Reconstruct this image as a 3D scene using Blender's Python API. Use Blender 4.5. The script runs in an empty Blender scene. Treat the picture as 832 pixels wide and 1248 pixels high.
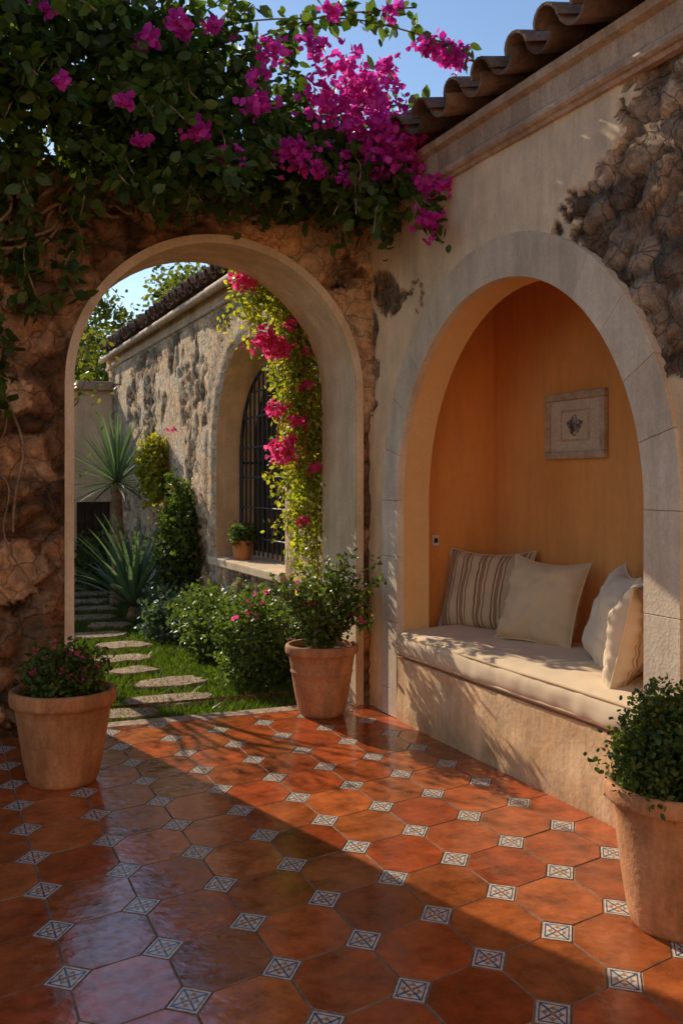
import bpy, bmesh, math, random
import numpy as np
from mathutils import Vector, Matrix, noise
random.seed(7); rng=np.random.default_rng(7)
scene=bpy.context.scene

# ------------------------------------------------------------------ helpers
def link(ob,parent=None):
    scene.collection.objects.link(ob)
    if parent is not None: ob.parent=parent
    return ob
def empty(name):
    return link(bpy.data.objects.new(name,None))
def mesh_obj(name,verts,faces,mat,parent=None,smooth=False,cols=None,uvs=None):
    me=bpy.data.meshes.new(name)
    me.from_pydata([tuple(v) for v in verts],[],faces)
    if cols is not None:
        a=me.color_attributes.new("Col",'FLOAT_COLOR','POINT')
        arr=np.ones((len(verts),4),dtype=np.float32); arr[:,:3]=np.array(cols,dtype=np.float32)[:,:3]
        a.data.foreach_set("color",arr.ravel())
    if uvs is not None:
        uv=me.uv_layers.new(name="UVMap")
        for l in me.loops: uv.data[l.index].uv=uvs[l.vertex_index]
    if smooth: me.polygons.foreach_set("use_smooth",[True]*len(me.polygons))
    me.update()
    ob=bpy.data.objects.new(name,me)
    if mat: me.materials.append(mat)
    return link(ob,parent)
def box(name,a,b,mat,parent=None,bevel=0.0):
    x0,y0,z0=a;x1,y1,z1=b
    v=[(x0,y0,z0),(x1,y0,z0),(x1,y1,z0),(x0,y1,z0),(x0,y0,z1),(x1,y0,z1),(x1,y1,z1),(x0,y1,z1)]
    f=[(0,3,2,1),(4,5,6,7),(0,1,5,4),(1,2,6,5),(2,3,7,6),(3,0,4,7)]
    ob=mesh_obj(name,v,f,mat,parent)
    if bevel>0:
        m=ob.modifiers.new("b",'BEVEL');m.width=bevel;m.segments=2
    return ob
def tubes(name,paths,mat,parent=None,res=2):
    cu=bpy.data.curves.new(name,'CURVE');cu.dimensions='3D';cu.bevel_depth=1.0;cu.bevel_resolution=res
    for pts,r in paths:
        sp=cu.splines.new('POLY');sp.points.add(len(pts)-1)
        for i,p in enumerate(pts):
            sp.points[i].co=(p[0],p[1],p[2],1)
            sp.points[i].radius=r if not isinstance(r,(list,tuple)) else r[i]
    cu.use_fill_caps=True
    ob=bpy.data.objects.new(name,cu);cu.materials.append(mat)
    return link(ob,parent)
def sstep(a,b,x):
    t=max(0.0,min(1.0,(x-a)/(b-a)));return t*t*(3-2*t)

# ------------------------------------------------------------------ materials
def newmat(name):
    m=bpy.data.materials.new(name);m.use_nodes=True
    nt=m.node_tree;bs=nt.nodes["Principled BSDF"];return m,nt,bs
def N(nt,t,**k):
    n=nt.nodes.new(t)
    for a,b in k.items(): setattr(n,a,b)
    return n
def rgba(c): return (c[0],c[1],c[2],1)
def pbr(name,c1,c2,scale=3.0,rough=0.85,bscale=60,bstr=0.3,attr=False,spec=0.3,detail=4,contrast=(0.35,0.65),c3=None,bdist=0.01,stains=0.0,grain=0.15):
    m,nt,bs=newmat(name);L=nt.links
    tc=N(nt,'ShaderNodeTexCoord')
    no=N(nt,'ShaderNodeTexNoise');no.inputs['Scale'].default_value=scale;no.inputs['Detail'].default_value=detail
    no.inputs['Roughness'].default_value=0.65
    L.new(tc.outputs['Object'],no.inputs['Vector'])
    cr=N(nt,'ShaderNodeValToRGB');cr.color_ramp.elements[0].position=contrast[0];cr.color_ramp.elements[1].position=contrast[1]
    cr.color_ramp.elements[0].color=rgba(c1);cr.color_ramp.elements[1].color=rgba(c2)
    if c3 is not None:
        e=cr.color_ramp.elements.new(min(0.95,contrast[1]+0.12));e.color=rgba(c3)
    L.new(no.outputs['Fac'],cr.inputs['Fac'])
    col=cr.outputs['Color']
    n2=N(nt,'ShaderNodeTexNoise');n2.inputs['Scale'].default_value=bscale;n2.inputs['Detail'].default_value=3
    L.new(tc.outputs['Object'],n2.inputs['Vector'])
    mr=N(nt,'ShaderNodeMapRange');mr.inputs['From Min'].default_value=0.3;mr.inputs['From Max'].default_value=0.7
    mr.inputs['To Min'].default_value=1-grain;mr.inputs['To Max'].default_value=1+grain
    L.new(n2.outputs['Fac'],mr.inputs['Value'])
    mg=N(nt,'ShaderNodeMix',data_type='RGBA',blend_type='MULTIPLY');mg.inputs['Factor'].default_value=1
    L.new(col,mg.inputs['A']);L.new(mr.outputs['Result'],mg.inputs['B']);col=mg.outputs['Result']
    if stains>0:
        mp=N(nt,'ShaderNodeMapping');mp.inputs['Scale'].default_value=(3.0,3.0,0.5);L.new(tc.outputs['Object'],mp.inputs['Vector'])
        n4=N(nt,'ShaderNodeTexNoise');n4.inputs['Scale'].default_value=2.2;n4.inputs['Detail'].default_value=5;n4.inputs['Roughness'].default_value=0.7
        L.new(mp.outputs[0],n4.inputs['Vector'])
        m4=N(nt,'ShaderNodeMapRange');m4.inputs['From Min'].default_value=0.38;m4.inputs['From Max'].default_value=0.6
        m4.inputs['To Min'].default_value=1-stains;m4.inputs['To Max'].default_value=1.06;L.new(n4.outputs['Fac'],m4.inputs['Value'])
        mg=N(nt,'ShaderNodeMix',data_type='RGBA',blend_type='MULTIPLY');mg.inputs['Factor'].default_value=1
        L.new(col,mg.inputs['A']);L.new(m4.outputs['Result'],mg.inputs['B']);col=mg.outputs['Result']
    if attr:
        at=N(nt,'ShaderNodeAttribute');at.attribute_name="Col"
        mx=N(nt,'ShaderNodeMix',data_type='RGBA',blend_type='MULTIPLY');mx.inputs['Factor'].default_value=1
        L.new(col,mx.inputs['A']);L.new(at.outputs['Color'],mx.inputs['B']);col=mx.outputs['Result']
    L.new(col,bs.inputs['Base Color'])
    bp=N(nt,'ShaderNodeBump');bp.inputs['Strength'].default_value=bstr;bp.inputs['Distance'].default_value=bdist
    ad=N(nt,'ShaderNodeMath',operation='ADD')
    L.new(n2.outputs['Fac'],ad.inputs[0]);L.new(no.outputs['Fac'],ad.inputs[1])
    L.new(ad.outputs[0],bp.inputs['Height']);L.new(bp.outputs['Normal'],bs.inputs['Normal'])
    bs.inputs['Roughness'].default_value=rough;bs.inputs['Specular IOR Level'].default_value=spec
    return m
def leafmat(name,c1,c2,trans=0.4,tcol=None,rough=0.45):
    m,nt,bs=newmat(name);L=nt.links
    g=N(nt,'ShaderNodeNewGeometry')
    cr=N(nt,'ShaderNodeValToRGB');cr.color_ramp.elements[0].color=rgba(c1);cr.color_ramp.elements[1].color=rgba(c2)
    L.new(g.outputs['Random Per Island'],cr.inputs['Fac'])
    L.new(cr.outputs['Color'],bs.inputs['Base Color'])
    bs.inputs['Roughness'].default_value=rough;bs.inputs['Specular IOR Level'].default_value=0.35
    tr=N(nt,'ShaderNodeBsdfTranslucent')
    if tcol is None: tcol=(1.7,1.7,0.7)
    mx=N(nt,'ShaderNodeMix',data_type='RGBA',blend_type='MULTIPLY');mx.inputs['Factor'].default_value=1
    mx.inputs['B'].default_value=rgba(tcol)
    L.new(cr.outputs['Color'],mx.inputs['A']);L.new(mx.outputs['Result'],tr.inputs['Color'])
    ms=N(nt,'ShaderNodeMixShader');ms.inputs[0].default_value=trans
    L.new(bs.outputs[0],ms.inputs[1]);L.new(tr.outputs[0],ms.inputs[2])
    out=[n for n in nt.nodes if n.type=='OUTPUT_MATERIAL'][0]
    L.new(ms.outputs[0],out.inputs['Surface'])
    return m
def roughwall(name,vs=5.5,bd=0.035):
    m,nt,bs=newmat(name);L=nt.links
    tc=N(nt,'ShaderNodeTexCoord');at=N(nt,'ShaderNodeAttribute');at.attribute_name="Col"
    def no(s,d=5,r=0.65):
        n=N(nt,'ShaderNodeTexNoise');n.inputs['Scale'].default_value=s;n.inputs['Detail'].default_value=d;n.inputs['Roughness'].default_value=r
        L.new(tc.outputs['Object'],n.inputs['Vector']);return n
    a=no(3.5,3);b=no(16,6,0.75)
    vm=N(nt,'ShaderNodeVectorMath',operation='MULTIPLY_ADD');vm.inputs[1].default_value=(0.25,0.25,0.25)
    L.new(a.outputs['Color'],vm.inputs[0]);L.new(tc.outputs['Object'],vm.inputs[2])
    vo=N(nt,'ShaderNodeTexVoronoi',feature='DISTANCE_TO_EDGE');vo.inputs['Scale'].default_value=vs
    L.new(vm.outputs[0],vo.inputs['Vector'])
    def ramp(src,f0,f1,t0,t1):
        r=N(nt,'ShaderNodeMapRange');r.inputs['From Min'].default_value=f0;r.inputs['From Max'].default_value=f1
        r.inputs['To Min'].default_value=t0;r.inputs['To Max'].default_value=t1;L.new(src,r.inputs['Value']);return r.outputs['Result']
    vr=ramp(vo.outputs['Distance'],0,.05,0,1)
    f=N(nt,'ShaderNodeMath',operation='MULTIPLY');L.new(ramp(b.outputs['Fac'],.32,.68,.45,1.4),f.inputs[0]);L.new(ramp(vr,0,1,.6,1.0),f.inputs[1])
    tint=N(nt,'ShaderNodeValToRGB');tint.color_ramp.elements[0].position=.38;tint.color_ramp.elements[1].position=.62
    tint.color_ramp.elements[0].color=(1.1,.9,.75,1);tint.color_ramp.elements[1].color=(1.0,1.05,1.1,1);L.new(a.outputs['Fac'],tint.inputs['Fac'])
    m1=N(nt,'ShaderNodeMix',data_type='RGBA',blend_type='MULTIPLY');m1.inputs['Factor'].default_value=1
    L.new(at.outputs['Color'],m1.inputs['A']);L.new(tint.outputs['Color'],m1.inputs['B'])
    m2=N(nt,'ShaderNodeMix',data_type='RGBA',blend_type='MULTIPLY');m2.inputs['Factor'].default_value=1
    L.new(m1.outputs['Result'],m2.inputs['A']);L.new(f.outputs[0],m2.inputs['B'])
    L.new(m2.outputs['Result'],bs.inputs['Base Color'])
    h=N(nt,'ShaderNodeMath',operation='MULTIPLY_ADD');L.new(b.outputs['Fac'],h.inputs[0]);h.inputs[1].default_value=1.7;L.new(ramp(vr,0,1,0,.35),h.inputs[2])
    bp=N(nt,'ShaderNodeBump');bp.inputs['Strength'].default_value=0.9;bp.inputs['Distance'].default_value=bd
    L.new(h.outputs[0],bp.inputs['Height']);L.new(bp.outputs['Normal'],bs.inputs['Normal'])
    bs.inputs['Roughness'].default_value=0.95;bs.inputs['Specular IOR Level'].default_value=0.2
    return m
M_wallB=roughwall("rough_wall")
M_rub=roughwall("exposed_rubble",7.5,0.045)
M_wallA=pbr("plaster_wall",(0.90,0.87,0.84),(1.08,1.06,1.03),2.2,0.92,60,0.25,attr=True,stains=0.14,grain=.06)
M_cream=pbr("cream_plaster",(0.66,0.47,0.28),(0.80,0.61,0.40),3,0.9,50,0.25,stains=0.15,grain=.07)
M_ochre=pbr("ochre_plaster",(0.80,0.33,0.08),(0.86,0.38,0.11),1.0,0.9,30,0.06,bdist=0.003,stains=0.06,grain=0.02)
M_reveal=pbr("warm_plaster",(0.84,0.48,0.18),(0.88,0.54,0.24),2.0,0.9,35,0.08,grain=.03)
M_stone=pbr("cut_stone",(0.68,0.53,0.37),(0.82,0.67,0.50),3,0.85,70,0.25,attr=True,stains=0.15,grain=.08)
M_corn=pbr("cornice_stucco",(0.50,0.33,0.22),(0.68,0.49,0.34),4,0.85,60,0.35,stains=0.3)
M_roof=pbr("clay_roof_tile",(0.13,0.08,0.06),(0.27,0.18,0.13),6,0.9,40,0.7,attr=True,c3=(0.28,0.26,0.22))
M_terra=pbr("terracotta_pot",(0.46,0.19,0.075),(0.62,0.29,0.125),5,0.85,60,0.3,c3=(0.66,0.40,0.25),stains=0.35,grain=.12)
M_soil=pbr("soil",(0.03,0.02,0.012),(0.07,0.045,0.03),20,1,40,1.0)
M_grout=pbr("grout",(0.20,0.12,0.08),(0.36,0.25,0.17),8,0.85,80,0.4,spec=.1)
M_path=pbr("flagstone",(0.26,0.16,0.10),(0.46,0.31,0.21),5,0.9,30,0.8,bdist=.02,grain=.2)
M_wood=pbr("vine_bark",(0.18,0.10,0.055),(0.38,0.24,0.13),12,0.9,60,0.6)
M_iron=pbr("wrought_iron",(0.015,0.012,0.01),(0.03,0.025,0.02),10,0.55,60,0.2,spec=0.5)
M_glass=pbr("window_glass",(0.015,0.016,0.018),(0.03,0.03,0.032),2,0.12,5,0.02,spec=0.5)
M_door=pbr("dark_wood_door",(0.035,0.018,0.01),(0.07,0.035,0.02),10,0.7,50,0.4)
M_ground=pbr("ground_soil_grass",(0.035,0.05,0.012),(0.10,0.10,0.035),5,1,50,0.8,contrast=(0.3,0.7))
M_frame=pbr("picture_frame_wood",(0.44,0.29,0.17),(0.60,0.44,0.28),12,0.6,80,0.3)
M_mat=pbr("picture_mount",(0.60,0.46,0.30),(0.68,0.54,0.38),8,0.9,90,0.1)
M_art=pbr("picture_print",(0.10,0.08,0.06),(0.45,0.37,0.27),30,0.9,90,0.1,contrast=(0.45,0.55))
M_white=pbr("switch_plastic",(0.7,0.65,0.58),(0.76,0.7,0.62),5,0.5,50,0.05)
M_grass=leafmat("grass_blades",(0.035,0.08,0.008),(0.13,0.18,0.025),0.4)
M_leaf=leafmat("bougainvillea_leaf",(0.030,0.065,0.012),(0.12,0.17,0.03),0.45)
M_vine=leafmat("hanging_vine_leaf",(0.12,0.18,0.02),(0.46,0.42,0.05),0.55)
M_bush=leafmat("shrub_leaf",(0.04,0.08,0.018),(0.15,0.20,0.045),0.42)
M_bush2=leafmat("groundcover_leaf",(0.06,0.11,0.07),(0.13,0.19,0.12),0.3)
M_ybush=leafmat("yellow_shrub_leaf",(0.18,0.20,0.02),(0.45,0.40,0.05),0.45)
M_box=leafmat("box_leaf",(0.035,0.07,0.014),(0.14,0.19,0.04),0.38)
M_agave=leafmat("agave_blade",(0.08,0.13,0.065),(0.19,0.27,0.15),0.3,tcol=(1.4,1.5,.9))
M_tree=leafmat("tree_leaf",(0.05,0.08,0.012),(0.20,0.20,0.035),0.45)
M_mag=leafmat("magenta_bract",(0.55,0.012,0.27),(0.85,0.07,0.52),0.5,tcol=(1.2,1.4,1.2))
M_pink=leafmat("pink_bract",(0.75,0.02,0.20),(0.92,0.12,0.34),0.5,tcol=(1.1,1.3,1.1))

def tilemat():
    m,nt,bs=newmat("terracotta_floor_tile");L=nt.links
    tc=N(nt,'ShaderNodeTexCoord');at=N(nt,'ShaderNodeAttribute');at.attribute_name="Col"
    n1=N(nt,'ShaderNodeTexNoise');n1.inputs['Scale'].default_value=7;n1.inputs['Detail'].default_value=6;n1.inputs['Roughness'].default_value=0.72
    L.new(tc.outputs['Object'],n1.inputs['Vector'])
    mr=N(nt,'ShaderNodeMapRange');mr.inputs['From Min'].default_value=0.32;mr.inputs['From Max'].default_value=0.68
    mr.inputs['To Min'].default_value=0.45;mr.inputs['To Max'].default_value=1.4
    L.new(n1.outputs['Fac'],mr.inputs['Value'])
    mx=N(nt,'ShaderNodeMix',data_type='RGBA',blend_type='MULTIPLY');mx.inputs['Factor'].default_value=1
    L.new(at.outputs['Color'],mx.inputs['A']);L.new(mr.outputs['Result'],mx.inputs['B'])
    L.new(mx.outputs['Result'],bs.inputs['Base Color'])
    n2=N(nt,'ShaderNodeTexNoise');n2.inputs['Scale'].default_value=22;n2.inputs['Detail'].default_value=4
    L.new(tc.outputs['Object'],n2.inputs['Vector'])
    mr2=N(nt,'ShaderNodeMapRange');mr2.inputs['From Min'].default_value=0.3;mr2.inputs['From Max'].default_value=0.7
    mr2.inputs['To Min'].default_value=0.07;mr2.inputs['To Max'].default_value=0.26
    L.new(n2.outputs['Fac'],mr2.inputs['Value']);L.new(mr2.outputs['Result'],bs.inputs['Roughness'])
    n3=N(nt,'ShaderNodeTexNoise');n3.inputs['Scale'].default_value=10;n3.inputs['Detail'].default_value=3
    L.new(tc.outputs['Object'],n3.inputs['Vector'])
    bp=N(nt,'ShaderNodeBump');bp.inputs['Strength'].default_value=0.3;bp.inputs['Distance'].default_value=0.01
    L.new(n3.outputs['Fac'],bp.inputs['Height']);L.new(bp.outputs['Normal'],bs.inputs['Normal'])
    bs.inputs['Specular IOR Level'].default_value=0.85
    return m
M_tile=tilemat()
def insetmat():
    m,nt,bs=newmat("painted_inset_tile");L=nt.links
    uv=N(nt,'ShaderNodeUVMap');sp=N(nt,'ShaderNodeSeparateXYZ');L.new(uv.outputs[0],sp.inputs[0])
    def mth(op,a,b=None):
        n=N(nt,'ShaderNodeMath',operation=op)
        for i,x in enumerate((a,b)):
            if x is None: continue
            if isinstance(x,(int,float)): n.inputs[i].default_value=x
            else: L.new(x,n.inputs[i])
        return n.outputs[0]
    p=mth('ABSOLUTE',sp.outputs[0]);q=mth('ABSOLUTE',sp.outputs[1])
    mxx=mth('MAXIMUM',p,q)
    border=mth('MULTIPLY',mth('GREATER_THAN',mxx,0.77),mth('LESS_THAN',mxx,0.87))
    X=mth('LESS_THAN',mth('ABSOLUTE',mth('SUBTRACT',p,q)),0.10)
    X=mth('MULTIPLY',X,mth('LESS_THAN',mxx,0.78))
    rr=mth('SQRT',mth('ADD',mth('MULTIPLY',p,p),mth('MULTIPLY',q,q)))
    ring=mth('LESS_THAN',mth('ABSOLUTE',mth('SUBTRACT',rr,0.46)),0.05)
    dot=mth('LESS_THAN',rr,0.17)
    pet=mth('LESS_THAN',mth('ADD',mth('MULTIPLY',mth('ABSOLUTE',mth('SUBTRACT',mxx,0.52)),1.0),mth('MULTIPLY',mth('MINIMUM',p,q),1.1)),0.19)
    def mix(f,a,b):
        n=N(nt,'ShaderNodeMix',data_type='RGBA');L.new(f,n.inputs['Factor'])
        if isinstance(a,tuple): n.inputs['A'].default_value=rgba(a)
        else: L.new(a,n.inputs['A'])
        n.inputs['B'].default_value=rgba(b);return n.outputs['Result']
    blue=(0.07,0.12,0.22)
    c=mix(ring,(0.78,0.66,0.50),(0.20,0.28,0.32))
    c=mix(pet,c,(0.50,0.20,0.07));c=mix(X,c,blue);c=mix(border,c,blue);c=mix(dot,c,(0.55,0.23,0.07))
    tc=N(nt,'ShaderNodeTexCoord')
    n1=N(nt,'ShaderNodeTexNoise');n1.inputs['Scale'].default_value=40;n1.inputs['Detail'].default_value=4
    L.new(tc.outputs['Object'],n1.inputs['Vector'])
    mr=N(nt,'ShaderNodeMapRange');mr.inputs['From Min'].default_value=0.3;mr.inputs['From Max'].default_value=0.7
    mr.inputs['To Min'].default_value=0.55;mr.inputs['To Max'].default_value=1.12
    L.new(n1.outputs['Fac'],mr.inputs['Value'])
    mx=N(nt,'ShaderNodeMix',data_type='RGBA',blend_type='MULTIPLY');mx.inputs['Factor'].default_value=1
    L.new(c,mx.inputs['A']);L.new(mr.outputs['Result'],mx.inputs['B'])
    L.new(mx.outputs['Result'],bs.inputs['Base Color']);bs.inputs['Roughness'].default_value=0.25
    return m
M_inset=insetmat()
def fabric(name,base,stripes=None,axis=0):
    m,nt,bs=newmat(name);L=nt.links
    tc=N(nt,'ShaderNodeTexCoord')
    no=N(nt,'ShaderNodeTexNoise');no.inputs['Scale'].default_value=6;L.new(tc.outputs['Object'],no.inputs['Vector'])
    wv=N(nt,'ShaderNodeTexNoise');wv.inputs['Scale'].default_value=350;L.new(tc.outputs['Object'],wv.inputs['Vector'])
    if stripes:
        uv=N(nt,'ShaderNodeUVMap');sp=N(nt,'ShaderNodeSeparateXYZ');L.new(uv.outputs[0],sp.inputs[0])
        mu=N(nt,'ShaderNodeMath',operation='MULTIPLY');mu.inputs[1].default_value=stripes[0];L.new(sp.outputs[axis],mu.inputs[0])
        fr=N(nt,'ShaderNodeMath',operation='FRACT');L.new(mu.outputs[0],fr.inputs[0])
        cr=N(nt,'ShaderNodeValToRGB');cr.color_ramp.interpolation='CONSTANT'
        els=stripes[1];cr.color_ramp.elements[0].position=0;cr.color_ramp.elements[0].color=rgba(els[0][1])
        cr.color_ramp.elements[1].position=els[1][0];cr.color_ramp.elements[1].color=rgba(els[1][1])
        for pz,c in els[2:]:
            e=cr.color_ramp.elements.new(pz);e.color=rgba(c)
        L.new(fr.outputs[0],cr.inputs['Fac']);col=cr.outputs['Color']
    else:
        rg=N(nt,'ShaderNodeRGB');rg.outputs[0].default_value=rgba(base);col=rg.outputs[0]
    mr=N(nt,'ShaderNodeMapRange');mr.inputs['To Min'].default_value=0.85;mr.inputs['To Max'].default_value=1.12
    L.new(no.outputs['Fac'],mr.inputs['Value'])
    mx=N(nt,'ShaderNodeMix',data_type='RGBA',blend_type='MULTIPLY');mx.inputs['Factor'].default_value=1
    L.new(col,mx.inputs['A']);L.new(mr.outputs['Result'],mx.inputs['B']);L.new(mx.outputs['Result'],bs.inputs['Base Color'])
    bp=N(nt,'ShaderNodeBump');bp.inputs['Strength'].default_value=0.25;bp.inputs['Distance'].default_value=0.002
    L.new(wv.outputs['Fac'],bp.inputs['Height']);L.new(bp.outputs['Normal'],bs.inputs['Normal'])
    bs.inputs['Roughness'].default_value=0.95;bs.inputs['Specular IOR Level'].default_value=0.1
    bs.inputs['Sheen Weight'].default_value=0.15
    return m
F_beige=fabric("beige_linen",(0.74,0.52,0.30))
F_white=fabric("cream_linen",(0.84,0.67,0.46))
F_cush=fabric("cushion_linen",(0.80,0.60,0.38))
F_stripe=fabric("striped_linen",None,(5.0,[(0,(0.66,0.46,0.27)),(0.28,(0.18,0.10,0.06)),(0.36,(0.66,0.47,0.28)),(0.46,(0.36,0.20,0.10)),(0.66,(0.66,0.47,0.28)),(0.78,(0.20,0.12,0.07)),(0.84,(0.66,0.46,0.27))]))
F_stripe2=fabric("pale_striped_linen",None,(4.0,[(0,(0.80,0.62,0.42)),(0.45,(0.42,0.22,0.13)),(0.52,(0.80,0.62,0.42)),(0.62,(0.48,0.28,0.16)),(0.66,(0.80,0.62,0.42))]))

# ------------------------------------------------------------------ relief walls
def rubble(s,z,seed,sc=(4.2,5.6)):
    w=noise.noise_vector(Vector((s*2.2,z*2.2,seed+9)))*0.35
    d,p=noise.voronoi(Vector((s*sc[0]+w.x,z*sc[1]+w.y,seed)))
    e=d[1]-d[0]
    h=sstep(0.0,0.22,e)
    c=0.75+0.5*noise.cell(p[0]*7.3+Vector((seed,1.3,2.1)))
    big=noise.fractal(Vector((s*9,z*9,seed)),0.7,2.0,5)
    return h,c,big
def relief_wall(name,place,s0,s1,z0,z1,arch,step,hfun,mat,parent,coarse=None,mL=0.3,mR=0.3,mat2=None,maskf=None):
    V=[];F=[];C=[];SZ=[]
    def patch(fn,n,m):
        b=len(V)
        for i in range(n+1):
            for j in range(m+1):
                s,z=fn(i/n,j/m);h,c=hfun(s,z)
                V.append(place(s,z,h));C.append(c);SZ.append((s,z))
        for i in range(n):
            for j in range(m):
                a=b+i*(m+1)+j;F.append((a,a+m+1,a+m+2,a+1))
    def rect(a,b,c,d,st=step):
        if b-a<1e-4 or d-c<1e-4: return
        patch(lambda x,y:(a+(b-a)*x,c+(d-c)*y),max(1,int((b-a)/st)),max(1,int((d-c)/st)))
    if arch is None:
        rect(s0,s1,z0,z1)
    else:
        c,r,sp,base=arch
        L=max(s0,c-r-mL);R=min(s1,c+r+mR)
        rect(s0,L,z0,z1,coarse or step);rect(R,s1,z0,z1,coarse or step)
        rect(L,c-r,z0,sp);rect(c+r,R,z0,sp)
        if base>z0: rect(c-r,c+r,z0,base)
        def outer(th):
            dx,dz=math.cos(th),math.sin(th);k=1e9
            if dx>1e-6:k=min(k,(R-c)/dx)
            if dx<-1e-6:k=min(k,(L-c)/dx)
            if dz>1e-6:k=min(k,(z1-sp)/dz)
            return c+dx*k,sp+dz*k
        aR=math.atan2(z1-sp,R-c);aL=math.atan2(z1-sp,L-c)
        segs=[(math.pi,aL),(aL,aR),(aR,0)]
        for a0,a1 in segs:
            n=max(2,int(abs(a0-a1)*(r+0.2)/step));m=max(2,int((z1-sp-r+0.15)/step))
            def fn(x,y,a0=a0,a1=a1):
                th=a0+(a1-a0)*x
                o=outer(th);i=(c+r*math.cos(th),sp+r*math.sin(th))
                return i[0]+(o[0]-i[0])*y,i[1]+(o[1]-i[1])*y
            patch(fn,n,m)
    ob=mesh_obj(name,V,F,mat,parent,smooth=True,cols=C)
    if mat2:
        ob.data.materials.append(mat2)
        for p in ob.data.polygons:
            s=sum(SZ[i][0] for i in p.vertices)/4;z=sum(SZ[i][1] for i in p.vertices)/4
            if maskf(s,z)>0.5:p.material_index=1
    return ob
def arch_path(c,r,sp,base,n=40):
    pts=[(c-r,base)]
    pts+=[(c+r*math.cos(math.pi*(1-i/n)),sp+r*math.sin(math.pi*(1-i/n))) for i in range(n+1)]
    pts.append((c+r,base));return pts
def strip(name,pts,place,h0,h1,mat,parent,nn=6):
    V=[];F=[]
    for i in range(nn+1):
        h=h0+(h1-h0)*i/nn
        for s,z in pts:V.append(place(s,z,h))
    k=len(pts)
    for i in range(nn):
        for j in range(k-1):
            a=i*k+j;F.append((a,a+1,a+k+1,a+k))
    return mesh_obj(name,V,F,mat,parent,smooth=False)
def edge_fade(s,z,arch,w=0.05,w0=0.0):
    c,r,sp,base=arch
    if z>sp: d=math.hypot(s-c,z-sp)-r
    elif z>base: d=abs(s-c)-r
    else: d=math.hypot(max(0,abs(s-c)-r),base-z)
    return sstep(w0,w,d)

UA=2.84; VB=6.29
# ================= arch wall (stone garden wall, v = 6.29)
archB=(1.815,0.925,2.10,0.0)
archwall=empty("stone_arch_wall")
plB=lambda s,z,h:(s,VB-h,z)
def hB(s,z):
    h,c,big=rubble(s,z,3.1,(3.6,4.8))
    m=sstep(0.0,0.035,noise.fractal(Vector((s*1.3,z*1.3,5.5)),0.7,2.0,6)-0.10)
    f=edge_fade(s,z,archB,0.12,0.05)
    hh=(h*0.040+big*0.026)*(1-m)+(0.056+0.005*big)*m
    k=c*(0.58+0.42*h)*(1+0.35*big)
    rc=(0.50*k,0.285*k,0.145*k)
    n=noise.fractal(Vector((s*2.5,z*2.5,1.5)),1.0,2.0,4)
    kp=1.0+0.4*n
    pc=(0.76*kp,0.48*kp,0.255*kp)
    col=[rc[i]*(1-m)+pc[i]*m for i in range(3)]
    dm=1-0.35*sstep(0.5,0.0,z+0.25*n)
    return hh*f, [x*dm for x in col]
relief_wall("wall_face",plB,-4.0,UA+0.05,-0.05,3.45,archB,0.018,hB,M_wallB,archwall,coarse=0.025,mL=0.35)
pa=arch_path(*archB)
strip("arch_soffit",pa,plB,0.012,-0.6,M_cream,archwall)
def ring_face(name,arch,w,h,place,mat,parent,base):
    c,r,sp,_=arch;P0=arch_path(c,r,sp,base,48);P1=arch_path(c,r+w,sp,base,48)
    V=[];F=[]
    for (a,b) in ((P0,h),(P1,h),(P1,-0.02)):
        for s,z in a:V.append(place(s,z,b+0.004*noise.noise(Vector((s*8,z*8,0)))))
    k=len(P0)
    for i in range(2):
        for j in range(k-1):
            q=i*k+j;F.append((q,q+1,q+k+1,q+k))
    return mesh_obj(name,V,F,mat,parent)
ring_face("arch_trim",archB,0.055,0.016,plB,M_cream,archwall,0.0)
plBb=lambda s,z,h:(s,VB+0.6+h,z)
relief_wall("wall_back",plBb,-4.0,UA+0.05,-0.05,3.45,archB,0.12,hB,M_wallB,archwall)
mesh_obj("wall_coping",[(-4,VB-0.04,3.45),(UA,VB-0.04,3.45),(UA,VB+0.64,3.45),(-4,VB+0.64,3.45),(-4,VB-0.04,3.4),(UA,VB-0.04,3.4)],[(0,1,2,3),(0,4,5,1)],M_wallB,archwall,cols=[(0.3,0.2,0.12)]*6)
box("threshold_stone",(0.86,VB-0.01,-0.08),(2.78,VB+0.13,0.004),M_path,archwall,0.008)

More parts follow.
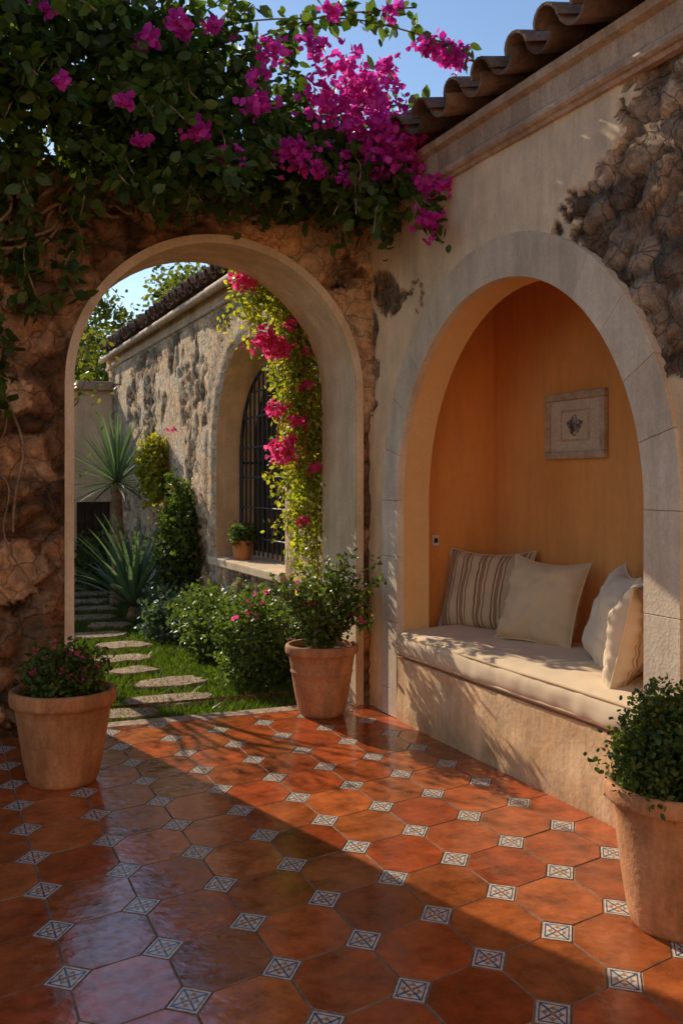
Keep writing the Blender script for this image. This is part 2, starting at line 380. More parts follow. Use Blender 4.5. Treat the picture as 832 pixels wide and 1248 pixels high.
# ================= niche house (u = 2.84)
house=empty("villa_niche_wing")
plA=lambda s,z,h:(UA-h,s,z)
archA=(4.63,1.185,1.385,0.40)
def maskA(s,z):
    n=noise.fractal(Vector((s*2.6,z*2.6,7.5)),0.8,2.0,6)
    b=3.66+0.62*(3.3-z)+0.30*n
    m=sstep(0.015,-0.015,s-b)*sstep(1.93,1.97,z+0.10*n)
    n3=noise.fractal(Vector((s*5,z*5,17.5)),0.8,2.0,5)
    d=math.hypot((s-5.92)/0.34,(z-2.74-0.25*(s-5.9))/0.10)
    m=max(m,sstep(1.05,0.98,d+0.9*n3))
    d=math.hypot((s-6.24)/0.08,(z-2.35)/0.3);m=max(m,sstep(1.05,0.98,d+1.0*n3))
    return m
def hA(s,z):
    n=noise.fractal(Vector((s*2.6,z*2.6,7.5)),0.8,2.0,6)
    n2=noise.fractal(Vector((s*0.9,z*0.9,2.5)),1.0,2.0,4)
    h,c,big=rubble(s,z,8.3,(4.6,6.0))
    m=maskA(s,z)
    k=1+0.14*n+0.16*n2
    low=sstep(2.8,1.2,z)
    pc=[(0.86*(1-low)+0.86*low)*k,(0.65*(1-low)+0.54*low)*k,(0.43*(1-low)+0.28*low)*k]
    kk=c*(0.72+0.28*h)*(1+0.3*big)
    rc=(0.64*kk,0.45*kk,0.30*kk)
    f=edge_fade(s,z,archA,0.05)
    dep=1.0 if s<5 else 0.5
    hh=0.005*n*(1-m)+m*dep*(-0.042+0.030*h+0.022*big)
    base_tone=1-0.3*sstep(0.35,0.0,z+0.2*n)  # plaster and rubble colour darker towards the bottom
    return hh*f,[(rc[i]*m+pc[i]*(1-m))*base_tone for i in range(3)]
relief_wall("wall_face",plA,2.3,VB+0.05,-0.05,3.27,archA,0.018,hA,M_wallA,house,mL=0.45,mR=0.45,mat2=M_rub,maskf=maskA)
relief_wall("wall_face_near",plA,-1.5,2.3,-0.05,3.27,None,0.06,hA,M_wallA,house,mat2=M_rub,maskf=maskA)
pA=arch_path(*archA)
strip("niche_reveal",pA,plA,0.0,-0.21,M_reveal,house)
nb=3.64;v0n=3.22;v1n=6.0;zt=2.98
def quad(name,pts,mat,parent,div=1):
    return mesh_obj(name,pts,[(0,1,2,3)],mat,parent)
quad("niche_back_wall",[(nb,v0n,0.4),(nb,v1n,0.4),(nb,v1n,zt),(nb,v0n,zt)],M_ochre,house)
quad("niche_far_side",[(3.05,v1n,0.4),(nb,v1n,0.4),(nb,v1n,zt),(3.05,v1n,zt)],M_ochre,house)
quad("niche_near_side",[(3.05,v0n,0.4),(nb,v0n,0.4),(nb,v0n,zt),(3.05,v0n,zt)],M_ochre,house)
quad("niche_ceiling",[(3.05,v0n,zt),(nb,v0n,zt),(nb,v1n,zt),(3.05,v1n,zt)],M_ochre,house)
M_bench=pbr("bench_plaster",(0.76,0.46,0.22),(0.88,0.60,0.33),3.5,0.92,40,0.3,attr=True,stains=0.15,grain=.08)
mesh_obj("niche_seat_slab",[(UA,v0n,0.4),(nb,v0n,0.4),(nb,v1n,0.4),(UA,v1n,0.4)],[(0,1,2,3)],M_bench,house,cols=[(1,1,1)]*4)
relief_wall("niche_front_back",lambda s,z,h:(UA+0.21,s,z),v0n,v1n,0.4,zt,(4.63,1.185,1.385,0.4),0.2,lambda s,z:(0,(1,1,1)),M_ochre,house,mL=0.16,mR=0.16)
def hbench(s,z):
    n=noise.fractal(Vector((s*3,z*3,4.5)),0.8,2.0,5)
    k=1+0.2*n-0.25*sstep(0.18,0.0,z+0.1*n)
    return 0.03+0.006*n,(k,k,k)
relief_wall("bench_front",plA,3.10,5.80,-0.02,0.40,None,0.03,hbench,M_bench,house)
mesh_obj("bench_front_caps",[(UA-0.03,3.1,0.401),(UA+0.01,3.1,0.401),(UA+0.01,5.8,0.401),(UA-0.03,5.8,0.401),(UA-0.03,5.8,0.0),(UA+0.01,5.8,0.0)],[(0,1,2,3),(4,5,2,3)],M_bench,house,cols=[(1,1,1)]*6)
def surround(c,r,sp,w,place,parent,zb_left,zb_right,proud=0.02,nv=15,name="stone_surround"):
    bm=bmesh.new();cl=[]
    lay=bm.verts.layers.float_color.new("Col")
    def blk(poly):
        k=random.uniform(0.94,1.05);kw=random.uniform(0.98,1.02);pr=proud+random.uniform(-.001,.001)
        f=[bm.verts.new(place(s,z,pr)) for s,z in poly]
        b=[bm.verts.new(place(s,z,-0.03)) for s,z in poly]
        for v in f+b:v[lay]=(k,k*kw,k*kw*0.98,1)
        n=len(poly);bm.faces.new(f);
        for i in range(n):bm.faces.new((f[i],b[i],b[(i+1)%n],f[(i+1)%n]))
    g=0.0010;ri=r-0.004
    for i in range(nv):
        a0=math.pi*(i/nv)+g/r;a1=math.pi*((i+1)/nv)-g/r;sub=5
        pin=[(c+ri*math.cos(a0+(a1-a0)*k/sub),sp+ri*math.sin(a0+(a1-a0)*k/sub)) for k in range(sub+1)]
        po=[(c+(r+w)*math.cos(a0+(a1-a0)*k/sub),sp+(r+w)*math.sin(a0+(a1-a0)*k/sub)) for k in range(sub+1)]
        blk(pin+po[::-1])
    for sgn,zb in ((-1,zb_right),(1,zb_left)):
        z=sp-g
        while z>zb+0.02:
            hh=random.uniform(0.34,0.5);z2=max(zb,z-hh)
            if z2-zb<0.12:z2=zb
            a=c+sgn*ri;b=c+sgn*(r+w)
            blk([(a,z),(b,z),(b,z2+2*g),(a,z2+2*g)]);z=z2
    bmesh.ops.recalc_face_normals(bm,faces=bm.faces)
    me=bpy.data.meshes.new(name);bm.to_mesh(me);bm.free();me.materials.append(M_stone)
    ob=bpy.data.objects.new(name,me);link(ob,parent)
    m=ob.modifiers.new("b",'BEVEL');m.width=0.0025;m.segments=2;m.limit_method='ANGLE'
    return ob
surround(4.63,1.185,1.385,0.22,plA,house,0.0,0.0,proud=0.020,nv=13)
def sweep(name,prof,v0,v1,base_u,mat,parent,n=1):
    V=[];F=[];k=len(prof)
    for i in range(n+1):
        v=v0+(v1-v0)*i/n
        for o,z in prof:V.append((base_u-o+0.003*noise.noise(Vector((v*3,z*5,1))),v,z+0.004*noise.noise(Vector((v*2,z*3,5)))))
    for i in range(n):
        for j in range(k-1):
            a=i*k+j;F.append((a,a+k,a+k+1,a+1))
    F.append(tuple(range(k)));F.append(tuple(range(n*k,n*k+k)))
    return mesh_obj(name,V,F,mat,parent)
prof=[(-0.02,3.24),(0.02,3.24),(0.028,3.255)]
for i in range(7):
    a=math.pi*(i/6)-math.pi/2;prof.append((0.03+0.030*math.cos(a),3.285+0.028*math.sin(a)))
prof+=[(0.035,3.32),(0.04,3.42),(0.075,3.435),(0.08,3.475),(-0.02,3.475)]
sweep("cornice",prof,-1.5,VB+0.02,UA,M_corn,house,60)

def tile_roof(name,u_eave,z_eave,v0,v1,rows,pitch,parent,sp=0.27,ln=0.42):
    V=[];F=[];C=[]
    dirx,dirz=math.cos(pitch),math.sin(pitch)
    def add(vc,row,inv,jit):
        b=len(V);r0=0.098 if not inv else 0.105;r1=r0*0.86
        th=0.016;seg=8;k=random.uniform(0.6,1.25)
        col=(k,k*random.uniform(0.88,1.02),k*random.uniform(0.8,1.02))
        L0=row*ln*0.84+(0 if inv else -0.03)+jit;L1=L0+ln
        lift=(0.0 if inv else 0.062)+random.uniform(-0.006,0.01)
        for (LL,rr,up) in ((L0,r0,0.03),(L1,r1,0.0)):
            for rad in (rr,rr-th):
                for i in range(seg+1):
                    a=math.pi*i/seg
                    dv=math.cos(a)*rad;dn=math.sin(a)*rad*(0.85)
                    if inv:dn=-dn+0.085
                    dn+=lift+up
                    V.append((u_eave+LL*dirx-dn*dirz,vc+dv+jit*0.3,z_eave+LL*dirz+dn*dirx));C.append(col)
        s=seg+1
        for i in range(seg):
            F.append((b+i,b+i+1,b+2*s+i+1,b+2*s+i))
            F.append((b+s+i,b+3*s+i,b+3*s+i+1,b+s+i+1))
            F.append((b+i,b+s+i,b+s+i+1,b+i+1))
        F.append((b,b+2*s,b+3*s,b+s));F.append((b+seg,b+s+seg,b+3*s+seg,b+2*s+seg))
    nv=int((v1-v0)/sp)
    for i in range(nv):
        for r in range(rows):
            j=random.uniform(-0.03,0.03)
            add(v0+i*sp,r,True,j);add(v0+(i+0.5)*sp,r,False,j*1.2)
    ob=mesh_obj(name,V,F,M_roof,parent,smooth=False,cols=C)
    return ob
pitch=math.radians(15)
tile_roof("roof_tiles",UA-0.17,3.475,-1.4,VB+0.25,7,pitch,house,sp=0.30)
mesh_obj("roof_deck",[(UA-0.08,-1.5,3.476),(UA-0.08,VB+0.3,3.476),(UA+2.4,VB+0.3,4.12),(UA+2.4,-1.5,4.12)],[(0,1,2,3)],M_corn,house)
mesh_obj("house_rear",[(UA+2.4,-1.5,4.12),(UA+2.4,VB+0.3,4.12),(UA+2.4,VB+0.3,0),(UA+2.4,-1.5,0),(UA,-1.5,0),(UA,-1.5,3.4)],[(0,1,2,3),(0,3,4,5)],M_cream,house)
# unseen wing added behind the viewpoint to bounce warm light into the patio
opp=empty("added_bounce_wing")
relief_wall("wall_face",lambda s,z,h:(s,-3.2+h,z),-5.0,3.2,-0.1,4.4,None,0.15,lambda s,z:(0.01*noise.noise(Vector((s,z,3))),(0.92,0.64,0.38)),M_wallA,opp)
box("bounce_wing_body",(-5.0,-6.5,-0.1),(3.2,-3.22,4.42),M_cream,opp)
box("bounce_wing_cornice",(-5.05,-3.35,4.3),(3.25,-3.1,4.44),M_corn,opp,0.02)
for uu in (-3.2,):
    box("shutter_door",(uu-.5,-3.2,0.0),(uu+.5,-3.15,2.2),M_door,opp,0.01)
    box("door_lintel",(uu-.62,-3.2,2.2),(uu+.62,-3.13,2.38),M_corn,opp,0.01)

# ================= garden wing (wall C)
UC=2.86
wing=empty("villa_garden_wing")
plC=lambda s,z,h:(UC-h,s,z)
archC=(9.08,1.05,1.80,0.74)
def hC(s,z):
    h,c,big=rubble(s,z,12.3,(3.6,5.0))
    n=noise.fractal(Vector((s*1.2,z*1.2,15.5)),0.7,2.0,6)
    m=sstep(0.0,0.05,n-0.16)
    f=edge_fade(s,z,archC,0.1)
    hh=(h*0.030+big*0.025)*(1-m)+(0.045+0.005*big)*m
    k=c*(0.76+0.24*h)*(1+0.3*big)
    rc=(0.74*k,0.53*k,0.34*k);kp=1+0.2*big;pc=(0.86*kp,0.65*kp,0.43*kp)
    e=sstep(0.30,0.22,max(0,(math.hypot(s-archC[0],z-archC[2]) if z>archC[2] else abs(s-archC[0]))-archC[1])) if z>0.7 else 0
    m2=max(m,e)
    return hh*f*(1-e)+0.03*e*f,[rc[i]*(1-m2)+pc[i]*m2 for i in range(3)]
relief_wall("wall_face",plC,VB+0.6,16.3,-0.1,3.24,archC,0.04,hC,M_wallB,wing,mL=0.3,mR=0.4)
strip("window_reveal",arch_path(*archC),plC,0.0,-0.40,M_cream,wing)
quad("window_recess_back",[(UC+0.40,7.8,0.6),(UC+0.40,10.4,0.6),(UC+0.40,10.4,3.0),(UC+0.40,7.8,3.0)],M_cream,wing)
box("window_sill",(UC-0.07,7.95,0.66),(UC+0.42,10.2,0.742),M_cream,wing,0.012)
cw,rw,spw=9.22,0.86,1.75
pw=arch_path(cw,rw,spw,0.80,24)
mesh_obj("window_pane",[(UC+0.385,s,z) for s,z in pw],[tuple(range(len(pw)))],M_glass,wing)
bars=[]
def ztop(s):return spw+math.sqrt(max(0,rw*rw-(s-cw)**2))
for k in range(-6,7):
    s=cw+k*0.138
    bars.append(([(UC+0.25,s,0.78),(UC+0.25,s,ztop(s))],0.011))
for z in (0.95,1.25,1.55,1.85,2.15,2.4):
    hw=rw if z<=spw else math.sqrt(rw*rw-(z-spw)**2)
    bars.append(([(UC+0.25,cw-hw,z),(UC+0.25,cw+hw,z)],0.010))
bars.append(([(UC+0.25,s,z) for s,z in pw],0.018))
for s in (cw-rw,cw+rw):
    for z in (0.95,1.7):bars.append(([(UC+0.25,s,z),(UC+0.40,s,z)],0.012))
tubes("window_grille",bars,M_iron,wing)
sweep("cornice",prof,VB+0.62,16.35,UC,M_corn,wing,60)
tubes("gutter",[([(UC-0.13,VB+0.62,3.42),(UC-0.13,16.3,3.42)],0.045)],M_corn,wing)
tile_roof("roof_tiles",UC-0.15,3.475,VB+0.7,16.4,6,math.radians(17),wing,sp=0.27)
mesh_obj("roof_deck",[(UC-0.06,VB+0.3,3.476),(UC-0.06,16.4,3.476),(UC+2.0,16.4,4.08),(UC+2.0,VB+0.3,4.08)],[(0,1,2,3)],M_corn,wing)
mesh_obj("gable_walls",[(UC,16.3,0),(UC+2,16.3,0),(UC+2,16.3,4.08),(UC,16.3,3.4),(UC+2,VB+0.3,0),(UC+2,VB+0.3,4.08)],[(0,1,2,3),(1,4,5,2)],M_cream,wing)
shed=empty("garden_outbuilding")
VD=16.0
plD=lambda s,z,h:(s,VD-h,z)
def hD(s,z):
    n=noise.fractal(Vector((s*1.5,z*1.5,25.5)),1.0,2.0,5);k=1+0.3*n
    return 0.01*n,(0.90*k,0.64*k,0.40*k)
relief_wall("wall_face",plD,-1.5,2.9,-0.1,3.0,None,0.08,hD,M_wallA,shed)
box("wall_cornice",(-1.55,VD-0.12,2.92),(2.9,VD+0.3,3.06),M_corn,shed,0.02)
box("building_body",(-1.5,VD+0.02,-0.1),(2.84,VD+2.5,3.03),M_cream,shed)
box("door_leaf",(2.30,VD-0.03,-0.1),(2.80,VD+0.01,1.2),M_door,shed)
for a,b in (((2.22,VD-0.06,-0.1),(2.30,VD+0.0,1.28)),((2.30,VD-0.06,1.2),(2.84,VD+0.0,1.28))):
    box("door_frame",a,b,M_cream,shed,0.005)
for i in range(4): box("door_plank",(2.305+i*0.122,VD-0.045,-0.1),(2.42+i*0.122,VD-0.028,1.19),M_door,shed,0.004)

# ================= floor
e1=Vector((0.3115,0.080));e2=Vector((0.004,0.355));O=Vector((1.359,3.05))
def tile_floor():
    k=0.245;g=0.0028
    bm=bmesh.new();lay=bm.verts.layers.float_color.new("Col");uvl=bm.loops.layers.uv.new("UVMap")
    bmi=bmesh.new();layi=bmi.verts.layers.float_color.new("Col");uvi=bmi.loops.layers.uv.new("UVMap")
    def add(bmx,lay,uvl,poly,cen,col,uvs=None):
        tx,ty=random.uniform(-.006,.006),random.uniform(-.006,.006);zz=random.uniform(-.0006,.0006)
        def ins(p,d):
            v=p-cen;l=v.length;return cen+v*(1-d/l)
        def zf(p):return zz+tx*(p.x-cen.x)+ty*(p.y-cen.y)
        a=[];b=[];c=[]
        for p in poly:
            q=ins(p,g+0.0025);a.append(bmx.verts.new((q.x,q.y,zf(q))))
            q=ins(p,g+0.0008);b.append(bmx.verts.new((q.x,q.y,zf(q)-0.0010)))
            q=ins(p,g);c.append(bmx.verts.new((q.x,q.y,-0.010)))
        for v in a+b+c:v[lay]=col
        f=bmx.faces.new(a)
        if uvs:
            for l,u in zip(f.loops,uvs):l[uvl].uv=u
        n=len(poly)
        for r0,r1 in ((a,b),(b,c)):
            for i in range(n):
                ff=bmx.faces.new((r0[i],r1[i],r1[(i+1)%n],r0[(i+1)%n]));ff.material_index=1
    for i in range(-16,7):
        for j in range(-18,13):
            P=O+e1*i+e2*j
            if P.x>UA+0.5 or P.y>VB+0.4 or P.y<-3.3 or P.x<-3.6:continue
            c=[P,P+e1,P+e1+e2,P+e2];cen=P+(e1+e2)*0.5
            poly=[c[0]+e1*k,c[1]-e1*k,c[1]+e2*k,c[2]-e2*k,c[2]-e1*k,c[3]+e1*k,c[3]-e2*k,c[0]+e2*k]
            w=random.uniform(0.60,1.2);h=random.uniform(0.80,1.18)
            add(bm,lay,uvl,poly,cen,(0.48*w,0.108*w*h,0.028*w*h,1))
            w=random.uniform(0.8,1.1)
            add(bmi,layi,uvi,[P+e1*k,P+e2*k,P-e1*k,P-e2*k],P,(w,w,w,1),[(1,1),(-1,1),(-1,-1),(1,-1)])
    fl=empty("tiled_floor")
    for b,nm,mt in ((bm,"terracotta_tiles",M_tile),(bmi,"painted_inset_tiles",M_inset)):
        for co,no in (((0,VB+0.0,0),(0,1,0)),((UA+0.03,0,0),(1,0,0))):
            bmesh.ops.bisect_plane(b,geom=b.verts[:]+b.edges[:]+b.faces[:],plane_co=co,plane_no=no,clear_outer=True)
        me=bpy.data.meshes.new(nm);b.to_mesh(me);b.free();me.materials.append(mt);me.materials.append(M_grout)
        link(bpy.data.objects.new(nm,me),fl)
    mesh_obj("grout_bed",[(-3.6,-3.2,-0.0030),(UA+.05,-3.2,-0.0030),(UA+.05,VB+.01,-0.0030),(-3.6,VB+.01,-0.0030)],[(0,1,2,3)],M_grout,fl)
tile_floor()
mesh_obj("ground",[(-300,-300,-0.06),(300,-300,-0.06),(300,300,-0.06),(-300,300,-0.06)],[(0,1,2,3)],M_ground)
def steps():
    V=[];F=[]
    for (u,v,a,b) in [(1.66,7.02,.34,.20),(1.28,6.72,.24,.15),(1.80,7.66,.30,.20),(1.62,8.25,.22,.16),(1.64,8.85,.30,.20),(1.82,9.57,.27,.21),(1.72,10.3,.30,.22),(1.92,11.0,.25,.2),(1.86,11.7,.29,.24),(2.02,12.5,.26,.24),(2.05,13.3,.3,.26),(2.2,14.2,.3,.28),(2.3,15.1,.3,.3)]:
        n=22;b0=len(V);ph=random.uniform(0,50);rot=random.uniform(-.4,.4)
        for lev,(s,z) in enumerate(((1.0,-0.06),(1.0,-0.026),(0.95,-0.014))):
            for i in range(n):
                t=2*math.pi*i/n
                sq=1/ max(abs(math.cos(t+rot)),abs(math.sin(t+rot)))**0.6
                r=s*0.88*sq*(1+0.36*noise.noise(Vector((math.cos(t)*2.0+ph,math.sin(t)*2.0+ph,0))))
                V.append((u+a*r*math.cos(t),v+b*r*math.sin(t),z))
        for L in range(2):
            for i in range(n):
                F.append((b0+L*n+i,b0+L*n+(i+1)%n,b0+(L+1)*n+(i+1)%n,b0+(L+1)*n+i))
        F.append(tuple(b0+2*n+i for i in range(n)))
    mesh_obj("stepping_stone_path",V,F,M_path)
steps()

# ------------------------------------------------------------------ foliage
def leaf_mesh(name,pts,size,width,mat,parent=None,up=0.5,fold=0.15,svar=0.35,dirbias=None,curl=0.1):
    pts=np.asarray(pts,dtype=float);n=len(pts)
    a=rng.normal(size=(n,3))
    if dirbias is not None:a+=np.array(dirbias)
    a/=np.linalg.norm(a,axis=1)[:,None]
    nn=rng.normal(size=(n,3));nn[:,2]+=up*2
    nn-=a*np.sum(nn*a,axis=1)[:,None];nn/=np.linalg.norm(nn,axis=1)[:,None]
    b=np.cross(a,nn)
    s=(size*(1+svar*(rng.random(n)*2-1)))[:,None]
    w=width
    P=np.stack([pts,
        pts+(a*0.28+b*w*0.42)*s,pts+(a*0.62+b*w*0.40-nn*curl*0.4)*s,
        pts+(a*1.0-nn*curl)*s,
        pts+(a*0.62-b*w*0.40-nn*curl*0.4)*s,pts+(a*0.28-b*w*0.42)*s,
        pts+(a*0.45-nn*fold)*s],axis=1).reshape(-1,3)
    me=bpy.data.meshes.new(name)
    base=(np.arange(n)*7)[:,None]
    f=np.concatenate([base+np.array([[0,1,2,6]]),base+np.array([[6,2,3,4]]),base+np.array([[0,6,4,5]])],axis=1).reshape(-1,4)
    me.vertices.add(len(P));me.vertices.foreach_set("co",P.ravel().astype(np.float32))
    me.loops.add(f.size);me.loops.foreach_set("vertex_index",f.ravel().astype(np.int32))
    me.polygons.add(len(f));me.polygons.foreach_set("loop_start",(np.arange(len(f))*4).astype(np.int32))
    me.polygons.foreach_set("loop_total",np.full(len(f),4,dtype=np.int32))
    me.update(calc_edges=True);me.materials.append(mat)
    return link(bpy.data.objects.new(name,me),parent)
def ell_pts(ells,nclump,per,sig,shell=0.5):
    out=[]
    vol=np.array([e[1][0]*e[1][1]*e[1][2] for e in ells])**0.75;vol=vol/vol.sum()
    for e,w in zip(ells,vol):
        c=np.array(e[0]);r=np.array(e[1]);k=max(1,int(nclump*w))
        d=rng.normal(size=(k,3));d/=np.linalg.norm(d,axis=1)[:,None]
        rr=(shell+(1-shell)*rng.random(k)**0.7)*(1+0.22*rng.normal(size=k)*0.6)
        cc=c+d*rr[:,None]*r
        m=rng.poisson(per,size=k)+1
        p=np.repeat(cc,m,axis=0)+rng.normal(size=(m.sum(),3))*sig
        out.append(p)
    return np.concatenate(out)
def strand(p0,p1,sag,n=14,wig=0.04):
    p0=np.array(p0,float);p1=np.array(p1,float);o=[]
    s=rng.random(3)*50
    for i in range(n+1):
        t=i/n;p=p0*(1-t)+p1*t;p[2]-=sag*4*t*(1-t)
        q=noise.noise_vector(Vector((s[0]+t*3,s[1],s[2])))
        o.append(p+np.array(q)*wig*min(1,4*t*(1-t)+.4*t))
    return o
def along(path,per,sig):
    path=np.array(path);k=len(path)-1
    t=rng.random(per*k)*k;i=np.minimum(t.astype(int),k-1);f=(t-i)[:,None]
    return path[i]*(1-f)+path[i+1]*f+rng.normal(size=(len(t),3))*sig

boug=empty("bougainvillea")
E=[((-1.4,6.0,3.95),(1.0,.6,.6)),((-0.5,5.9,3.95),(.9,.6,.65)),((.25,5.85,3.95),(.75,.55,.65)),((.9,5.9,3.9),(.6,.5,.58)),((1.45,6.0,3.8),(.5,.45,.5)),
   ((1.95,6.1,3.68),(.5,.4,.4)),((2.35,6.1,3.58),(.42,.38,.32)),((2.7,6.05,3.45),(.26,.38,.2)),((.2,5.95,3.35),(.55,.25,.3)),((1.2,5.98,3.35),(.5,.22,.18)),((2.0,6.0,3.32),(.6,.22,.17))]
P=ell_pts(E,1650,10,0.085,0.4)
leafP=[P]
stems=[]
for i in range(90):
    u=random.uniform(-0.6,2.75);z=3.3+random.random()*0.9*(1-(u/4));v=random.uniform(5.45,5.95)
    L=random.uniform(0.1,0.5)
    p=strand((u,v+0.1,z),(u+random.uniform(-.3,.3),v-random.uniform(0.02,.25),z-L),-0.05,8)
    stems.append((p,0.004));leafP.append(along(p,5,0.03))
for i in range(26):
    u=random.uniform(-.2,2.5);z=4.15-0.12*max(0,u)
    p=strand((u,5.9,z-.1),(u+random.uniform(-.2,.4),5.7+random.uniform(-.3,.3),z+random.uniform(.1,.4)),-0.05,8)
    stems.append((p,0.004));leafP.append(along(p,4,0.03))
for (u,z0,z1) in [(.25,3.2,2.4),(.38,3.1,2.05),(.05,3.2,1.9),(.5,3.2,2.5),(-.1,3.1,2.1),(.62,3.1,2.55),(.2,2.6,2.0),(.86,3.2,2.62),(.45,2.3,1.9)]:
    p=strand((u,6.1,z0),(u+random.uniform(-.1,.15),6.12,z1),0,14,0.12)
    stems.append((p,0.005));leafP.append(along(p,5,0.05))
canes=[strand((1.7,5.8,4.2),(3.15,5.45,4.12),-0.12,16,0.03),strand((1.8,5.8,4.1),(2.75,5.4,4.32),-0.05,12,0.03),strand((1.4,5.8,4.3),(2.2,5.3,4.3),-0.1,12,0.03),strand((2.3,5.9,3.7),(3.0,5.5,3.75),-0.1,10,0.03),strand((2.5,5.9,3.5),(2.75,5.1,3.0),-0.12,12,0.03),strand((2.5,5.9,3.5),(2.7,5.0,2.85),-0.15,12,0.03),strand((1.2,5.6,4.1),(1.6,5.0,4.15),-0.1,12,0.03),strand((.5,5.4,4.0),(1.0,4.7,3.8),-0.1,12,0.03),strand((.3,5.4,3.9),(.75,4.6,3.6),-0.1,12,0.03)]
for p in canes: stems.append((p,0.005));leafP.append(along(p[3:],6,0.035))
leaf_mesh("leaves",np.concatenate(leafP),0.082,0.72,M_leaf,boug,up=0.6,dirbias=(0,-.3,-.5))
for i in range(60):
    u=random.uniform(-.9,1.1) if i<50 else random.uniform(1.2,2.7)
    z0=3.45;z1=random.uniform(2.3,3.2) if i<50 else 3.2
    p=strand((u,random.uniform(5.95,6.2),z0),(u-random.uniform(-.2,.8),6.17,z1),0.1,16,0.2)
    stems.append((p,random.uniform(0.006,0.018)))
for (a,b,r,w) in [((.75,6.18,3.1),(.12,6.2,2.45),.014,.15),((.12,6.2,2.45),(.30,6.2,0.4),.010,.12),((.35,6.2,3.2),(.55,6.2,1.2),.008,.14),((.1,6.2,3.1),(-.1,6.2,.3),.012,.2),((.3,6.2,1.9),(.6,6.2,.9),.005,.2),((.2,6.2,1.6),(.42,6.2,.4),.005,.2),((.9,6.15,3.2),(.2,6.15,2.75),.012,.1),((.65,6.15,3.3),(0.0,6.15,2.8),.01,.1),((.5,6.2,1.9),(.2,6.2,1.0),.005,.2),((1.3,6.1,3.3),(.5,6.12,2.9),.010,.15),((.95,6.12,3.35),(.05,6.12,3.0),.014,.12)]:
    p=strand(a,b,0,20,w);stems.append((p,r))
tubes("stems",stems,M_wood,boug,1)
FL=[(2.62,5.45,3.47,.17,420),(2.75,5.45,3.56,.12,220),(2.48,5.45,3.60,.13,220),(2.45,5.5,3.42,.09,110),(2.0,5.45,3.38,.09,130),(2.38,5.5,3.88,.15,260),(2.22,5.5,3.72,.11,140),(2.52,5.5,3.8,.1,120),(3.02,5.48,4.12,.085,150),(2.88,5.5,4.16,.05,60),(1.60,5.4,3.30,.05,45),(1.12,5.35,3.84,.05,50),(1.30,5.3,3.93,.05,50),(1.5,5.35,3.97,.04,30),(2.74,5.15,3.17,.055,70),(2.66,5.05,2.95,.055,70),(2.74,5.2,3.02,.03,20),(1.77,5.4,3.60,.06,55),(1.0,5.2,3.45,.03,20),(.68,5.2,3.5,.03,18),(.6,5.2,3.85,.035,22),(1.42,5.4,3.42,.04,30),(1.85,5.4,3.9,.07,60),(1.75,5.4,3.75,.04,25),(1.1,5.3,3.3,.035,25),(2.1,5.4,4.0,.06,50),(2.15,5.45,3.3,.04,40),(2.6,5.5,3.98,.05,45),(2.3,5.4,3.25,.03,20),(2.2,5.4,4.22,.04,30),(2.6,5.4,4.28,.035,25),(.9,5.0,3.9,.03,18)]
def cluster_pts(FL,k=1.0):
    o=[]
    for (u,v,z,r,n) in FL:
        nf=max(3,int(n*k/3))
        c=np.array([u,v,z])+rng.normal(size=(nf,3))*np.array([r,r*.7,r*.75])*0.72
        o.append(np.repeat(c,3,axis=0)+rng.normal(size=(nf*3,3))*0.006)
    return np.concatenate(o)
leaf_mesh("flowers",cluster_pts(FL,1.4),0.042,1.0,M_mag,boug,up=0.1,curl=-0.15)

vine=empty("flowering_vine")
vp=[];vs=[]
for i in range(26):
    u=random.uniform(2.56,2.80);v=random.uniform(6.95,7.30)
    z0=random.uniform(2.6,3.25);z1=random.uniform(0.5,1.9)
    p=strand((u-0.08,v,z0),(min(2.8,u+random.uniform(-.02,.10)),v,z1),0,20,0.07);vs.append((p,0.004));vp.append(along(p,16,0.04))
for i in range(18):
    u=random.uniform(2.10,2.5);v=random.uniform(6.95,7.2)
    p=strand((u,v,3.2),(u+random.uniform(0,.35),v,random.uniform(2.35,2.9)),0,12,0.08);vs.append((p,0.004));vp.append(along(p,11,0.04))
for i in range(12):
    u=random.uniform(2.42,2.6);z=random.uniform(1.0,2.3)
    p=strand((2.6,7.0,z+.2),(u-random.uniform(0,.15),6.93,z),-.05,8,0.06);vs.append((p,0.004));vp.append(along(p,7,0.03))
leaf_mesh("leaves",np.concatenate(vp),0.038,0.7,M_vine,vine,up=0.2,dirbias=(0,-.2,-.6))
for p in [strand((2.5,6.95,2.6),(2.4,6.93,1.65),0,10,.05),strand((2.45,6.95,2.9),(2.3,6.9,2.4),0,10,.05)]:vs.append((p,.004))
tubes("stems",vs,M_wood,vine,1)
VF=[(2.34,6.93,2.52,.09,170),(2.42,6.93,2.45,.06,80),(2.15,6.9,2.92,.06,70),(2.44,6.93,1.72,.075,130),(2.42,6.93,2.03,.055,70),(2.55,6.93,1.95,.05,60),(2.50,6.93,1.8,.04,40),(2.62,6.93,2.2,.04,30),(2.68,6.9,1.6,.03,25),(2.5,6.93,2.65,.03,25),(2.6,6.95,1.2,.03,20),(2.65,6.93,2.45,.03,20)]
leaf_mesh("flowers",cluster_pts(VF,1.3),0.040,1.0,M_pink,vine,up=0.1,curl=-0.15)

